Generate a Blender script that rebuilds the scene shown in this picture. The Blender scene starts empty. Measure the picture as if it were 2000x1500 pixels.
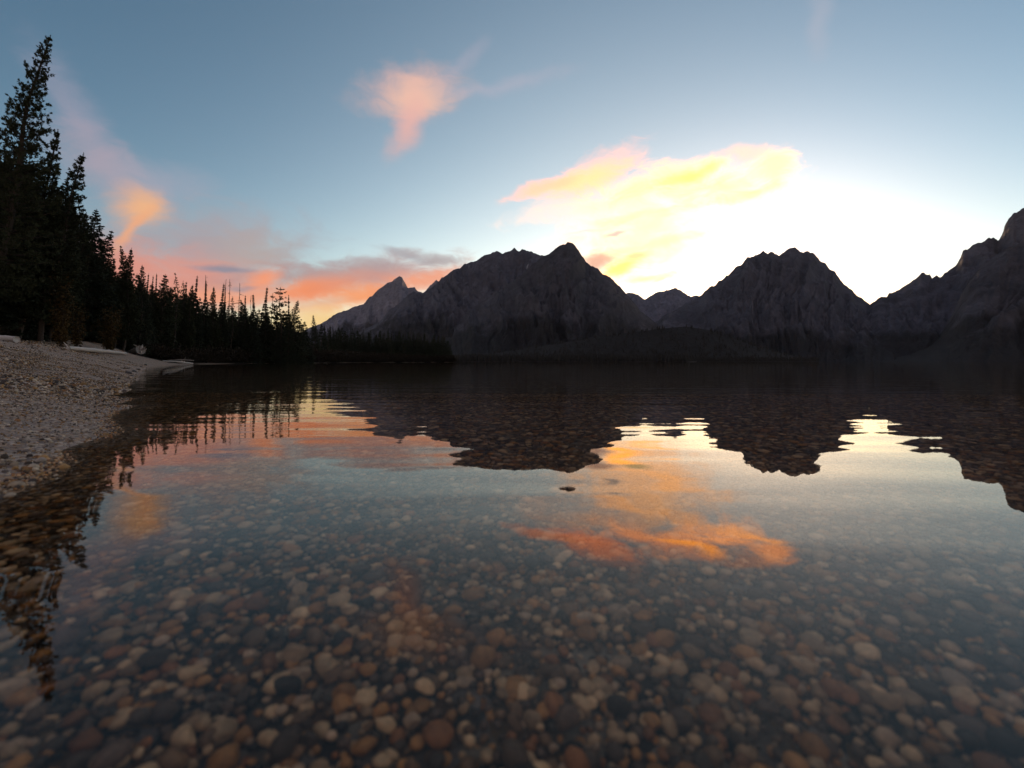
import bpy, math, random
import numpy as np
from mathutils import Vector, Matrix

S = bpy.context.scene
COL = S.collection
R = math.radians
F = 870.0             # focal length of the photograph in its own pixels (2000 wide)
HZ = 706.5            # row of the horizon in the photograph
EYE = 0.368            # camera height over the water

# ---------------------------------------------------------------- camera
cam = bpy.data.cameras.new("camera")
cam.sensor_width = 36.0
cam.lens = 36.0 * F / 2000.0
cam.shift_y = -(750.0 - HZ) / 2000.0
cam.clip_start = 0.02
cam.clip_end = 40000.0
cam.dof.use_dof = True
cam.dof.focus_distance = 14.0
cam.dof.aperture_fstop = 2.7
camo = bpy.data.objects.new("camera", cam)
COL.objects.link(camo)
camo.location = (0, 0, EYE)
camo.rotation_euler = (R(90), 0, 0)
S.camera = camo

# ---------------------------------------------------------------- exposure
S.render.engine = 'CYCLES'
S.view_settings.view_transform = 'Standard'
S.view_settings.look = 'None'
S.view_settings.gamma = 1.0
S.view_settings.use_curve_mapping = False
S.view_settings.exposure = 1.0
S.cycles.max_bounces = 10
S.cycles.transmission_bounces = 8
S.cycles.transparent_max_bounces = 6

# ---------------------------------------------------------------- sky
SUN_AZ, SUN_EL = R(28.5), R(2.2)

def azel(px, py):
    x = (px - 1000.0) / F
    return math.atan(x), math.atan2((HZ - py) / F, math.hypot(1, x))

world = bpy.data.worlds.new("World")
S.world = world
world.use_nodes = True
W = world.node_tree
for n in list(W.nodes):
    W.nodes.remove(n)

class Tree:
    def __init__(s, nt): s.nt = nt
    def new(s, t, **kw):
        n = s.nt.nodes.new(t)
        for k, v in kw.items(): setattr(n, k, v)
        return n
    def put(s, sock, v):
        if hasattr(v, 'is_output'): s.nt.links.new(v, sock)
        else: sock.default_value = v
    def math(s, op, a, b=None, c=None, clamp=False):
        n = s.new('ShaderNodeMath', operation=op, use_clamp=clamp)
        for i, v in enumerate((a, b, c)):
            if v is not None: s.put(n.inputs[i], v)
        return n.outputs[0]
    def vmath(s, op, a, b=None, out=0, scale=None):
        n = s.new('ShaderNodeVectorMath', operation=op)
        s.put(n.inputs[0], a)
        if b is not None: s.put(n.inputs[1], b)
        if scale is not None: s.put(n.inputs[3], scale)
        return n.outputs[out]
    def noise(s, vec, scale, detail=3, rough=.55, out=0, dist=0.0):
        n = s.new('ShaderNodeTexNoise')
        s.put(n.inputs['Vector'], vec)
        n.inputs['Scale'].default_value = scale
        n.inputs['Detail'].default_value = detail
        n.inputs['Roughness'].default_value = rough
        n.inputs['Distortion'].default_value = dist
        return n.outputs[out]
    def mapr(s, v, a, b, c=0.0, d=1.0, smooth=False):
        n = s.new('ShaderNodeMapRange')
        if smooth: n.interpolation_type = 'SMOOTHSTEP'
        s.put(n.inputs[0], v)
        for i, q in enumerate((a, b, c, d)): s.put(n.inputs[i + 1], q)
        return n.outputs[0]
    def mix(s, f, a, b, mode='MIX'):
        n = s.new('ShaderNodeMix', data_type='RGBA', blend_type=mode)
        s.put(n.inputs[0], f)
        s.put(n.inputs[6], a if hasattr(a, 'is_output') else (*a[:3], 1))
        s.put(n.inputs[7], b if hasattr(b, 'is_output') else (*b[:3], 1))
        return n.outputs[2]
    def ramp(s, f, stops, interp='LINEAR'):
        n = s.new('ShaderNodeValToRGB')
        r = n.color_ramp
        r.interpolation = interp
        while len(r.elements) < len(stops): r.elements.new(.5)
        for e, (p, c) in zip(r.elements, stops):
            e.position = p; e.color = (*c, 1)
        s.put(n.inputs[0], f)
        return n.outputs[0]

t = Tree(W)
SKY_STRENGTH = 0.135
sky = t.new('ShaderNodeTexSky', sky_type='NISHITA', sun_disc=False)
sky.sun_elevation = SUN_EL
sky.sun_rotation = SUN_AZ
sky.altitude = 2000.0
sky.air_density = 1.0
sky.dust_density = 1.0
sky.ozone_density = 1.2
dirn = t.vmath('NORMALIZE', t.new('ShaderNodeTexCoord').outputs['Generated'])
sep = t.new('ShaderNodeSeparateXYZ'); t.put(sep.inputs[0], dirn)
az = t.math('ARCTAN2', sep.outputs[0], sep.outputs[1])
el = t.math('ARCSINE', sep.outputs[2])
# thin high haze round the sunken sun brightens the clear sky there
def away(px, py):
    ga, ge = azel(px, py)
    g = (math.sin(ga) * math.cos(ge), math.cos(ga) * math.cos(ge), math.sin(ge))
    return t.math('ARCCOSINE', t.math('MINIMUM', t.vmath('DOT_PRODUCT', dirn, g, out=1), .99999))
def bell(th, w):
    return t.math('EXPONENT', t.math('MULTIPLY', t.math('POWER', t.math('DIVIDE', th, w), 2.0), -1.0))
wide = bell(away(1160, 560), .66)
core = bell(away(1490, 540), .22)
gain = t.vmath('ADD', (.63, .92, 1.08), t.vmath('SCALE', (1.80, 1.08, .62), scale=wide))
gain = t.vmath('ADD', gain, t.vmath('SCALE', (.42, .44, .47), scale=core))
low = t.math('EXPONENT', t.math('MULTIPLY', t.math('POWER', t.math('DIVIDE', el, .34), 2.0), -1.0))
gain = t.vmath('ADD', gain, t.vmath('SCALE', (.42, .22, .14), scale=low))
base = t.vmath('MULTIPLY', sky.outputs[0], gain)

comb = t.new('ShaderNodeCombineXYZ')
t.put(comb.inputs[0], az); t.put(comb.inputs[1], el)
P0 = comb.outputs[0]
PS = t.vmath('MULTIPLY', P0, (1.0, 1.7, 1.0))
wcol = t.noise(PS, 6.0, 4, .55, out=1)
warp = t.vmath('SCALE', t.vmath('SUBTRACT', wcol, (.5, .5, .5)), scale=.048)
PW = t.vmath('ADD', P0, warp)
fn = t.noise(t.vmath('MULTIPLY', PW, (1.0, 2.2, 1.0)), 13.0, 7, .64, dist=.5)
edge = t.math('MULTIPLY', t.math('SUBTRACT', fn, .5), 1.15)

K = 1.0 / (SKY_STRENGTH * 2.0)      # display-linear -> sky units
def srgb(r, g, b):
    f = lambda c: (c / 255 / 12.92) if c / 255 <= .04045 else ((c / 255 + .055) / 1.055) ** 2.4
    return f(r), f(g), f(b)
def skycol(c, k=1.0):
    return tuple(v * K * k for v in srgb(*c))

# clouds: centre and half axes as seen from the beach, tilt, colour, opacity, edge softness
CL = [
    # soft mauve veils at the left
    (165, 235, 150, 40, -52, (165, 160, 178), .55, 1.0, 1),
    (225, 330, 130, 60, -30, (184, 164, 174), .55, 1.0, 1),
    (330, 355, 90, 40, 0, (168, 168, 184), .45, 1.0, 1),
    (395, 485, 215, 78, 6, (172, 160, 165), .92, .9, 1),
    (330, 545, 240, 60, 2, (228, 152, 134), .9, .9, 1),
    (500, 490, 90, 45, 8, (185, 172, 166), .6, 1.0, 1),
    (150, 560, 260, 80, 4, (222, 148, 130), .9, .9, 1),
    # glowing column
    (272, 404, 54, 46, -10, (232, 178, 142), .9, 1.0, .7),
    (288, 402, 30, 34, -10, (246, 184, 132), .75, 1.0, .7),
    (263, 448, 62, 13, 60, (244, 172, 126), .85, 1.0, .5),
    # low salmon bank behind the trees and the far peak
    (640, 545, 200, 36, 10, (172, 150, 150), .85, .9, 1),
    (480, 578, 170, 24, 4, (255, 168, 125), .8, 1.0, .8),
    (520, 545, 36, 22, 20, (255, 158, 112), .9, .9, .7),
    (650, 560, 95, 22, 12, (255, 152, 98), .97, .9, .8),
    (610, 572, 50, 14, 8, (250, 148, 98), .9, .9, .8),
    (760, 535, 130, 34, 10, (205, 155, 145), .8, .9, 1),
    (700, 585, 110, 22, 16, (255, 162, 104), .97, .9, .8),
    (830, 548, 90, 24, 14, (250, 165, 128), .9, .9, .8),
    (590, 605, 110, 14, 6, (250, 200, 150), .8, 1.0, .6),
    (620, 628, 130, 20, 6, (255, 214, 140), .9, 1.0, .4),
    (640, 592, 60, 8, 8, (225, 190, 165), .5, 1.0, .6),
    (435, 522, 62, 7, 3, (140, 142, 158), .85, .9, .5),
    (475, 558, 34, 5, 2, (150, 148, 160), .6, .9, .5),
    (800, 497, 55, 9, -10, (170, 165, 170), .75, .9, .8),
    (860, 505, 55, 13, -12, (176, 165, 166), .8, .9, .8),
    (735, 512, 95, 14, 4, (170, 162, 166), .55, 1.0, 1),
    # pink cloud high in the middle
    (808, 180, 96, 50, 8, (222, 182, 174), .85, 1.0, .8),
    (815, 190, 66, 34, 6, (250, 198, 172), .72, .9, .7),
    (795, 240, 66, 30, 58, (236, 182, 172), .85, 1.0, .6),
    (905, 118, 58, 16, 34, (188, 178, 192), .30, 1.0, .8),
    (985, 168, 130, 18, 6, (188, 182, 196), .38, 1.0, .8),
    (1600, 40, 26, 80, 0, (190, 188, 200), .35, 1.0, .6),
]
# the same soft clouds, brighter than the film can hold, nearer the sunken sun
HOT = [
    (1250, 470, 135, 80, 0, (3.2, 1.5, .58), .78, 1.0, 1.2),
    (1180, 400, 170, 26, 4, (2.0, 1.12, .74), .6, 1.0, 1.3),
    (1163, 336, 88, 32, 22, (2.6, .90, .50), .75, 1.0, 1.1),
    (1125, 356, 100, 20, 12, (3.3, .96, .42), .85, 1.0, 1.1),
    (1068, 368, 70, 13, 14, (1.9, .74, .44), .75, 1.0, 1.1),
    (1290, 352, 110, 30, 6, (4.8, 1.5, .45), .7, 1.0, 1.4),
    (1345, 337, 66, 13, 12, (6.0, 2.0, .30), .95, .9, 1.0),
    (1410, 362, 110, 34, 0, (5.6, 1.9, .50), .75, 1.0, 1.4),
    (1512, 325, 44, 32, -14, (4.4, 1.6, .60), .8, .9, 1.2),
    (1452, 294, 58, 12, -8, (1.8, .95, .70), .75, .9, 1.0),
    (1470, 372, 90, 16, 8, (5.6, 2.0, .42), .7, 1.0, 1.2),
    (1250, 420, 120, 9, 3, (3.4, 1.5, .55), .6, 1.0, 1.2),
    (1300, 470, 140, 9, 4, (3.6, 1.6, .55), .6, 1.0, 1.2),
    (1170, 508, 38, 18, 14, (.95, .52, .36), .95, .8, .7),
    (1215, 518, 44, 14, 16, (4.4, 1.7, .26), .95, .8, .7),
    (1262, 540, 70, 11, 8, (4.0, 1.7, .40), .75, 1.0, 1.0),
    (1245, 494, 24, 9, 8, (1.3, .90, .40), .9, .8, .7),
    (1205, 449, 24, 5, 6, (.72, .58, .50), .8, .8, .6),
    (1150, 446, 40, 3, 4, (.95, .82, .75), .6, .8, .6),
]
cur = base
# cirrus carried on beyond the frame; unseen veil thickened to warm the fill light
cir = t.noise(t.vmath('MULTIPLY', dirn, (2.2, 2.2, 6.0)), 1.6, 5, .6, dist=.6)
behind = t.mapr(sep.outputs[1], .45, -.1, 0, 1, True)
cur = t.mix(t.math('MULTIPLY', t.mapr(cir, .36, .72, .25, .75, True), behind), cur, skycol((200, 170, 164)))
# pink dusk band opposite the sunken sun, added out of view as warm fill
anti = t.mapr(t.vmath('DOT_PRODUCT', dirn, (-math.sin(SUN_AZ), -math.cos(SUN_AZ), 0.0), out=1), -.15, .75, 0, 1, True)
belt = t.math('MULTIPLY', anti, bell(t.math('SUBTRACT', el, .24), .24))
cur = t.mix(t.math('MULTIPLY', belt, .9), cur, tuple(q * K for q in (.50, .345, .30)))
for hot, lst in ((0, CL), (1, HOT)):
    for (cx, cy, a, b, rot, col, op, soft, ragged) in lst:
        a0, e0 = azel(cx, cy)
        a1, e1 = azel(cx + a, cy); a2, e2 = azel(cx, cy - b)
        sx, sy = abs(a1 - a0) * 1.5, abs(e2 - e0) * 1.5
        if abs(rot) > 45:
            sx = sy = None
            a1, e1 = azel(cx + a * math.cos(R(rot)), cy - a * math.sin(R(rot)))
            a2, e2 = azel(cx - b * math.sin(R(rot)), cy - b * math.cos(R(rot)))
            sx, sy = math.hypot(a1 - a0, e1 - e0) * 1.5, math.hypot(a2 - a0, e2 - e0) * 1.5
        m = t.new('ShaderNodeMapping', vector_type='TEXTURE')
        t.put(m.inputs[0], PW)
        m.inputs[1].default_value = (a0, e0, 0)
        m.inputs[2].default_value = (0, 0, R(rot))
        m.inputs[3].default_value = (sx, sy, 1)
        ln = t.vmath('LENGTH', m.outputs[0], out=1)
        v = t.math('MULTIPLY_ADD', edge, ragged, ln)
        f = t.mapr(v, 1.0, 1.0 - soft, 0, op, True)
        c = skycol(col) if not hot else tuple(q * K for q in col)
        cur = t.mix(f, cur, c)
bg = t.new('ShaderNodeBackground')
t.put(bg.inputs[0], cur)
bg.inputs[1].default_value = SKY_STRENGTH
wo = t.new('ShaderNodeOutputWorld')
W.links.new(bg.outputs[0], wo.inputs[0])
world.cycles.sampling_method = 'MANUAL'
world.cycles.sample_map_resolution = 512

sun = bpy.data.lights.new("sun", 'SUN')
sun.energy = 2.0
sun.angle = R(.5)
sun.color = (1.0, .62, .36)
suno = bpy.data.objects.new("sun", sun)
COL.objects.link(suno)
sd_ = Vector((math.sin(SUN_AZ) * math.cos(SUN_EL), math.cos(SUN_AZ) * math.cos(SUN_EL), math.sin(SUN_EL)))
suno.rotation_euler = sd_.to_track_quat('Z', 'Y').to_euler()
suno.location = sd_ * 50

# ---------------------------------------------------------------- helpers
def tag(o, label=None, cat=None, group=None, kind=None):
    if label: o['label'] = label
    if cat: o['category'] = cat
    if group: o['group'] = group
    if kind: o['kind'] = kind
    return o

def mesh(name, V, faces, mat=None, smooth=False):
    """faces: int array (n,3) or (n,4), or a list of such arrays"""
    me = bpy.data.meshes.new(name)
    V = np.asarray(V, dtype=np.float32)
    if not isinstance(faces, list): faces = [faces]
    faces = [np.asarray(f, dtype=np.int32) for f in faces if len(f)]
    nl = sum(f.size for f in faces); nf = sum(len(f) for f in faces)
    me.vertices.add(len(V)); me.vertices.foreach_set('co', V.ravel())
    me.loops.add(nl); me.polygons.add(nf)
    me.loops.foreach_set('vertex_index', np.concatenate([f.ravel() for f in faces]))
    tot = np.concatenate([np.full(len(f), f.shape[1], dtype=np.int32) for f in faces])
    st = np.concatenate([[0], np.cumsum(tot)[:-1]]).astype(np.int32)
    me.polygons.foreach_set('loop_start', st)
    me.polygons.foreach_set('use_smooth', np.full(nf, smooth, dtype=bool))
    me.update(calc_edges=True)
    me.validate()
    if mat: me.materials.append(mat)
    return me

def obj(name, me, parent=None, loc=None):
    o = bpy.data.objects.new(name, me)
    COL.objects.link(o)
    if parent: o.parent = parent
    if loc is not None: o.location = loc
    return o

def grid_faces(nu, nv):
    i = np.arange(nu * nv).reshape(nu, nv)
    return np.stack([i[:-1, :-1], i[1:, :-1], i[1:, 1:], i[:-1, 1:]], -1).reshape(-1, 4)

def hash2(ix, iy, seed):
    h = (ix.astype(np.int64) * 374761393 + iy.astype(np.int64) * 668265263 + seed * 1442695041) & 0x7fffffff
    h = ((h ^ (h >> 13)) * 1274126177) & 0x7fffffff
    return ((h ^ (h >> 16)) & 0xffff) / 65535.0

def vnoise(x, y, seed=0):
    x, y = np.broadcast_arrays(np.asarray(x, float), np.asarray(y, float))
    ix, iy = np.floor(x), np.floor(y)
    fx, fy = x - ix, y - iy
    fx = fx * fx * fx * (fx * (fx * 6 - 15) + 10); fy = fy * fy * fy * (fy * (fy * 6 - 15) + 10)
    a = hash2(ix, iy, seed); b = hash2(ix + 1, iy, seed)
    c = hash2(ix, iy + 1, seed); d = hash2(ix + 1, iy + 1, seed)
    return (a * (1 - fx) + b * fx) * (1 - fy) + (c * (1 - fx) + d * fx) * fy

def fbm(x, y, seed=0, oct=5, gain=.5):
    s, a, n = 0, 1.0, 0
    for i in range(oct):
        s = s + a * vnoise(x * 2 ** i, y * 2 ** i, seed + i * 17); n += a; a *= gain
    return s / n

def ridged(x, y, seed=0, oct=5, gain=.55):
    s, a, n = 0, 1.0, 0
    for i in range(oct):
        s = s + a * (1 - np.abs(2 * vnoise(x * 2 ** i, y * 2 ** i, seed + i * 31) - 1)); n += a; a *= gain
    return s / n

def newmat(name):
    m = bpy.data.materials.new(name)
    m.use_nodes = True
    for n in list(m.node_tree.nodes): m.node_tree.nodes.remove(n)
    t = Tree(m.node_tree)
    out = t.new('ShaderNodeOutputMaterial')
    return m, t, out

def bsdf(t, out, col, rough=.8, bump=None, bdist=1.0, spec=.3, bstr=1.0):
    b = t.new('ShaderNodeBsdfPrincipled')
    t.put(b.inputs['Base Color'], col if hasattr(col, 'is_output') else (*col, 1))
    t.put(b.inputs['Roughness'], rough)
    b.inputs['Specular IOR Level'].default_value = spec
    if bump is not None:
        n = t.new('ShaderNodeBump')
        n.inputs['Strength'].default_value = bstr
        n.inputs['Distance'].default_value = bdist
        t.put(n.inputs['Height'], bump)
        t.put(b.inputs['Normal'], n.outputs[0])
    t.nt.links.new(b.outputs[0], out.inputs[0])
    return b

# ---------------------------------------------------------------- materials
STONE = [(0.00, (.085, .070, .060)), (.10, (.40, .33, .24)), (.20, (.19, .135, .085)), (.32, (.48, .29, .115)),
         (.40, (.13, .105, .095)), (.50, (.62, .53, .40)), (.60, (.29, .145, .060)), (.68, (.40, .24, .095)),
         (.76, (.50, .44, .38)), (.84, (.045, .038, .034)), (.93, (.72, .62, .46))]

def stone_mat(name, island, k=1.0, rough=.55, tone=(1, 1, 1)):
    m, t, out = newmat(name)
    if island:
        rnd = t.new('ShaderNodeNewGeometry').outputs['Random Per Island']
    else:
        rnd = t.new('ShaderNodeObjectInfo').outputs['Random']
    col = t.ramp(rnd, STONE, 'CONSTANT')
    pos = t.new('ShaderNodeNewGeometry').outputs['Position']
    n1 = t.noise(pos, 60, 4, .6)
    n2 = t.noise(pos, 260, 3, .6)
    n3 = t.noise(pos, 5, 2, .5)
    jit = t.math('FRACT', t.math('MULTIPLY', rnd, 37.7))
    v = t.math('MULTIPLY', t.mapr(n1, .3, .7, .7, 1.25), t.mapr(jit, 0, 1, .65 * k, 1.3 * k))
    col = t.mix(1.0, col, t.vmath('SCALE', (1, 1, 1), scale=v), 'MULTIPLY')
    col = t.mix(1.0, col, tone, 'MULTIPLY')
    col = t.mix(t.mapr(n2, .58, .72, 0, .35), col, (.10, .09, .075))
    col = t.mix(t.mapr(n3, .45, .75, 0, .35), col, (.17, .13, .08))
    bsdf(t, out, col, rough, n2, .0015, .35)
    return m

M = {}
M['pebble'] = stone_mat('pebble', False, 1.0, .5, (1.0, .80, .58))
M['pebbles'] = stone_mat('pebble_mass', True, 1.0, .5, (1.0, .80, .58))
M['gravel'] = stone_mat('gravel', True, .84, .85, (.97, .99, 1.0))
M['beach_stone'] = stone_mat('beach_stone', False, .84, .85, (.97, .99, 1.0))

def ground_mat(name, c0, c1, scale, k=1.0):
    m, t, out = newmat(name)
    pos = t.new('ShaderNodeNewGeometry').outputs['Position']
    vor = t.new('ShaderNodeTexVoronoi')
    t.put(vor.inputs['Vector'], pos); vor.inputs['Scale'].default_value = scale
    cs = t.new('ShaderNodeSeparateColor'); t.put(cs.inputs[0], vor.outputs['Color'])
    col = t.ramp(cs.outputs[0], STONE, 'CONSTANT')
    big = t.noise(pos, .9, 4, .6)
    mid = t.noise(pos, 7, 4, .6)
    g = t.mix(big, c0, c1)
    col = t.mix(t.mapr(mid, .3, .7, .25, .75), col, g)
    col = t.mix(1.0, col, t.vmath('SCALE', (k, k, k), scale=t.mapr(cs.outputs[1], 0, 1, .7, 1.2)), 'MULTIPLY')
    h = t.math('ADD', t.math('MULTIPLY', vor.outputs['Distance'], -.5), t.math('MULTIPLY', mid, .8))
    bsdf(t, out, col, .85, h, .6 / scale, .25)
    return m
M['beach'] = ground_mat('beach_gravel', (.22, .19, .165), (.30, .26, .23), 60)
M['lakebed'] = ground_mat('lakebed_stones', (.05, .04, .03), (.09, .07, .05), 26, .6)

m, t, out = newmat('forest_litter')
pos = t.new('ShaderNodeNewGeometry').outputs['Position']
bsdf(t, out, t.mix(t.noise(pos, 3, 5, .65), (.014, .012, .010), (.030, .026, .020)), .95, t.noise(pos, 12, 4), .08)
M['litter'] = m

def leaf_mat(name, a, b, scale=2.0):
    m, t, out = newmat(name)
    pos = t.new('ShaderNodeNewGeometry')
    rnd = t.new('ShaderNodeObjectInfo').outputs['Random']
    n = t.noise(pos.outputs['Position'], scale, 3, .6)
    f = t.math('ADD', t.mapr(n, .3, .7, 0, .8), t.math('MULTIPLY', rnd, .3), clamp=True)
    col = t.mix(f, a, b)
    bsdf(t, out, col, .75, spec=.2)
    return m
M['needle'] = leaf_mat('pine_needles', (.020, .027, .015), (.050, .060, .030))
M['fir'] = leaf_mat('fir_needles', (.018, .025, .018), (.040, .052, .030))
M['farwood'] = leaf_mat('far_wood', (.010, .010, .009), (.024, .023, .019))
M['autumn'] = leaf_mat('autumn_leaves', (.045, .028, .010), (.095, .062, .018), 4)
M['undergrowth'] = leaf_mat('undergrowth_leaves', (.012, .011, .008), (.028, .022, .013), 1.5)

def wood_mat(name, a, b, sc=8):
    m, t, out = newmat(name)
    co = t.new('ShaderNodeTexCoord').outputs['Object']
    g = t.noise(t.vmath('MULTIPLY', co, (1.0, 9.0, 9.0)), sc, 5, .65)
    bsdf(t, out, t.mix(t.mapr(g, .3, .7), a, b), .9, g, .02, .2)
    return m
M['bark'] = wood_mat('bark', (.035, .027, .022), (.10, .08, .065))
M['deadwood'] = wood_mat('dead_trunk', (.05, .042, .036), (.11, .095, .08))
M['drift'] = wood_mat('bleached_driftwood', (.40, .37, .34), (.66, .63, .58), 5)
M['driftdark'] = wood_mat('weathered_driftwood', (.20, .18, .16), (.46, .43, .39), 5)

m, t, out = newmat('dark_wet_rock')
pos = t.new('ShaderNodeNewGeometry').outputs['Position']
bsdf(t, out, t.mix(t.noise(pos, 20, 4), (.03, .028, .028), (.10, .09, .085)), .45, t.noise(pos, 40, 4), .01)
M['rock'] = m

def mountain_mat(name, rock0, rock1, forest_top, snow=None, green=(.015, .0145, .014)):
    """forest_top: height (m) up to which conifers reach"""
    m, t, out = newmat(name)
    geo = t.new('ShaderNodeNewGeometry')
    pos0 = geo.outputs['Position']
    sp = t.new('ShaderNodeSeparateXYZ'); t.put(sp.inputs[0], pos0)
    pos = t.vmath('MULTIPLY', pos0, (1.0, .36, 1.0))      # the faces run back about three times as far as they rise
    n1 = t.noise(pos, .006, 6, .62)
    n2 = t.noise(pos, .03, 5, .65)
    n3 = t.noise(t.vmath('MULTIPLY', pos, (1, .5, .45)), .012, 6, .7, dist=.8)
    col = t.mix(t.mapr(n1, .32, .68), rock0, rock1)
    col = t.mix(t.mapr(n3, .52, .64, 0, .5), col, tuple(c * 1.5 for c in rock1))
    col = t.mix(t.mapr(n2, .46, .70, 0, .65), col, tuple(c * .45 for c in rock0))
    h = t.math('ADD', sp.outputs[2], t.math('MULTIPLY', t.math('SUBTRACT', n1, .5), forest_top * 2.2))
    ff = t.mapr(h, forest_top * 1.25, forest_top * .75, 0, .92)
    col = t.mix(ff, col, t.mix(n2, green, tuple(c * 1.9 for c in green)))
    if snow:
        n4 = t.noise(t.vmath('MULTIPLY', pos, (1, 1, .3)), .02, 4, .6)
        s = t.math('MULTIPLY', t.mapr(n4, .66, .72, 0, .7), t.mapr(sp.outputs[2], snow, snow * 1.15, 0, 1))
        col = t.mix(s, col, (.42, .43, .47))
    hh = t.math('ADD', t.math('MULTIPLY', n2, 1.0), t.math('MULTIPLY', t.noise(pos, .12, 4, .7), .35))
    bsdf(t, out, col, .95, hh, 16.0, .1, .7)
    return m

# ---------------------------------------------------------------- terrain round the shore
SHORE = [(-2.6, -60), (-2.2, -12), (-1.9, -3), (-1.55, -.6), (-1.3, .4), (-1.22, 1.0), (-1.27, 1.27), (-1.36, 1.45), (-1.43, 1.62), (-1.55, 1.82),
         (-1.62, 1.98), (-1.76, 2.22), (-2.22, 2.85), (-2.9, 3.72), (-4.05, 5.25), (-5.9, 7.8), (-9.8, 13.3), (-17.5, 24), (-28.7, 40.5),
         (-36.5, 55), (-38.2, 61), (-42, 63), (-44.5, 75), (-46.5, 93), (-50.5, 125), (-55, 180), (-50, 232), (-42, 262),
         (-31, 276), (-33, 288), (-60, 330), (-140, 420), (-400, 600), (-900, 760)]
SP = np.array(SHORE, float) * np.array([1 / .87, 1.0])

def shore_sd(x, y):
    """signed distance to the water's edge, positive on land"""
    x = np.asarray(x, float); y = np.asarray(y, float)
    best = np.full(x.shape, 1e9); side = np.zeros(x.shape)
    for (ax, ay), (bx, by) in zip(SP[:-1], SP[1:]):
        dx, dy = bx - ax, by - ay
        L2 = dx * dx + dy * dy
        u = np.clip(((x - ax) * dx + (y - ay) * dy) / L2, 0, 1)
        ex, ey = x - ax - u * dx, y - ay - u * dy
        d = ex * ex + ey * ey
        cr = dx * ey - dy * ex
        up = d < best - 1e-12
        side = np.where(up, np.sign(cr), side)
        best = np.minimum(best, d)
    # inside test: the polyline runs away from the viewer with land on its left
    poly = np.vstack([SP, [[-3000, 760], [-3000, -60]]])
    ins = np.zeros(x.shape, bool)
    n = len(poly)
    for i in range(n):
        x0, y0 = poly[i]; x1, y1 = poly[(i + 1) % n]
        if y0 == y1: continue
        c = ((y0 > y) != (y1 > y)) & (x < (x1 - x0) * (y - y0) / (y1 - y0) + x0)
        ins ^= c
    return np.where(ins, 1, -1) * np.sqrt(best)

def ground(x, y):
    x = np.asarray(x, float); y = np.asarray(y, float)
    sd = shore_sd(x, y)
    sd = sd + (fbm(x * 1.6, y * 1.6, 3, 3) - .5) * .22 * np.clip(np.hypot(x, y) / 3, .2, 3)
    slope = np.clip(.13 + .012 * y, .13, .278) * np.clip(1 - (y - 40) / 60, .42, 1)
    slope = slope * (1 + .8 * np.exp(-((y - 48) / 14) ** 2))
    land = slope * np.clip(sd, 0, 5.2) + .07 * np.clip(sd - 5.2, 0, 40) + .02 * np.clip(sd - 45, 0, 400)
    land = land + (fbm(x * .7, y * .7, 9, 4) - .5) * .10 * np.clip(sd, 0, 2)
    q = -sd
    bed = -(.16 * np.clip(q, 0, .5) + .06 * np.clip(q - .5, 0, 1.1) + .045 * np.clip(q - 1.6, 0, 6) + .16 * np.clip(q - 7.6, 0, 150))
    bed = bed + (fbm(x * 1.1 + 7, y * 1.1, 5, 3) - .5) * .05 * np.clip(q * 2, 0, 1)
    return np.where(sd > 0, land, bed)

def sinhgrid(a, b, n, c, s):
    u0, u1 = math.asinh((a - c) / s), math.asinh((b - c) / s)
    return c + s * np.sinh(np.linspace(u0, u1, n))
gx = sinhgrid(-900, 4200, 340, -1.2, .9)
gy = sinhgrid(-40, 1700, 385, 1.6, .8)
X, Y = np.meshgrid(gx, gy, indexing='ij')
Z = ground(X, Y)
SD = shore_sd(X, Y)
fc = grid_faces(len(gx), len(gy))
zf = Z.ravel()[fc].max(1); sf = SD.ravel()[fc].mean(1)
V = np.stack([X, Y, Z], -1).reshape(-1, 3)

def sub(V, f):
    u, inv = np.unique(f, return_inverse=True)
    return V[u], inv.reshape(f.shape)
onland = zf > -.03
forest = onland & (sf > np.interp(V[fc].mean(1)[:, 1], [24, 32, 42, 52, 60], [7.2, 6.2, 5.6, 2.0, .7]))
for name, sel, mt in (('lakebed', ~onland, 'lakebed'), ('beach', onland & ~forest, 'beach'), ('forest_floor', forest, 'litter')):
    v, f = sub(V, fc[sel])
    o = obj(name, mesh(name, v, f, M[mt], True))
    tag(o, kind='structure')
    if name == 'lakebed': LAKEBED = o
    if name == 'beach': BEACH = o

def at(px, py, y):
    return Vector(((px - 1000) / F * y, y, EYE + (HZ - py) / F * y))

def hit(px, py, y0=.5, y1=400):
    """where the ray through a point of the photograph meets the ground"""
    ys = y0 * (y1 / y0) ** np.linspace(0, 1, 4000)
    xs = (px - 1000) / F * ys; zs = EYE + (HZ - py) / F * ys
    d = zs - ground(xs, ys)
    k = np.where(d < 0)[0]
    i = k[0] if len(k) else int(np.argmin(d))
    return Vector((xs[i], ys[i], float(ground(xs[i], ys[i]))))

# the ground that carries the mountains, beyond the far shore
gxx = np.linspace(-9000, 12000, 60); gyy = np.linspace(1060, 16000, 50)
XX, YY = np.meshgrid(gxx, gyy, indexing='ij')
ZZ = -4.0 + np.clip(YY - 2600, 0, None) * .004 + (fbm(XX / 900, YY / 900, 4, 3) - .5) * 5
m, t, out = newmat('valley_woods')
pos = t.new('ShaderNodeNewGeometry').outputs['Position']
bsdf(t, out, t.mix(t.noise(pos, .02, 5), (.025, .03, .022), (.06, .06, .045)), .95, t.noise(pos, .05, 4), 8.0)
tag(obj('valley_floor', mesh('valley_floor', np.stack([XX, YY, ZZ], -1).reshape(-1, 3), grid_faces(60, 50), m, True)), kind='structure')

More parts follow.
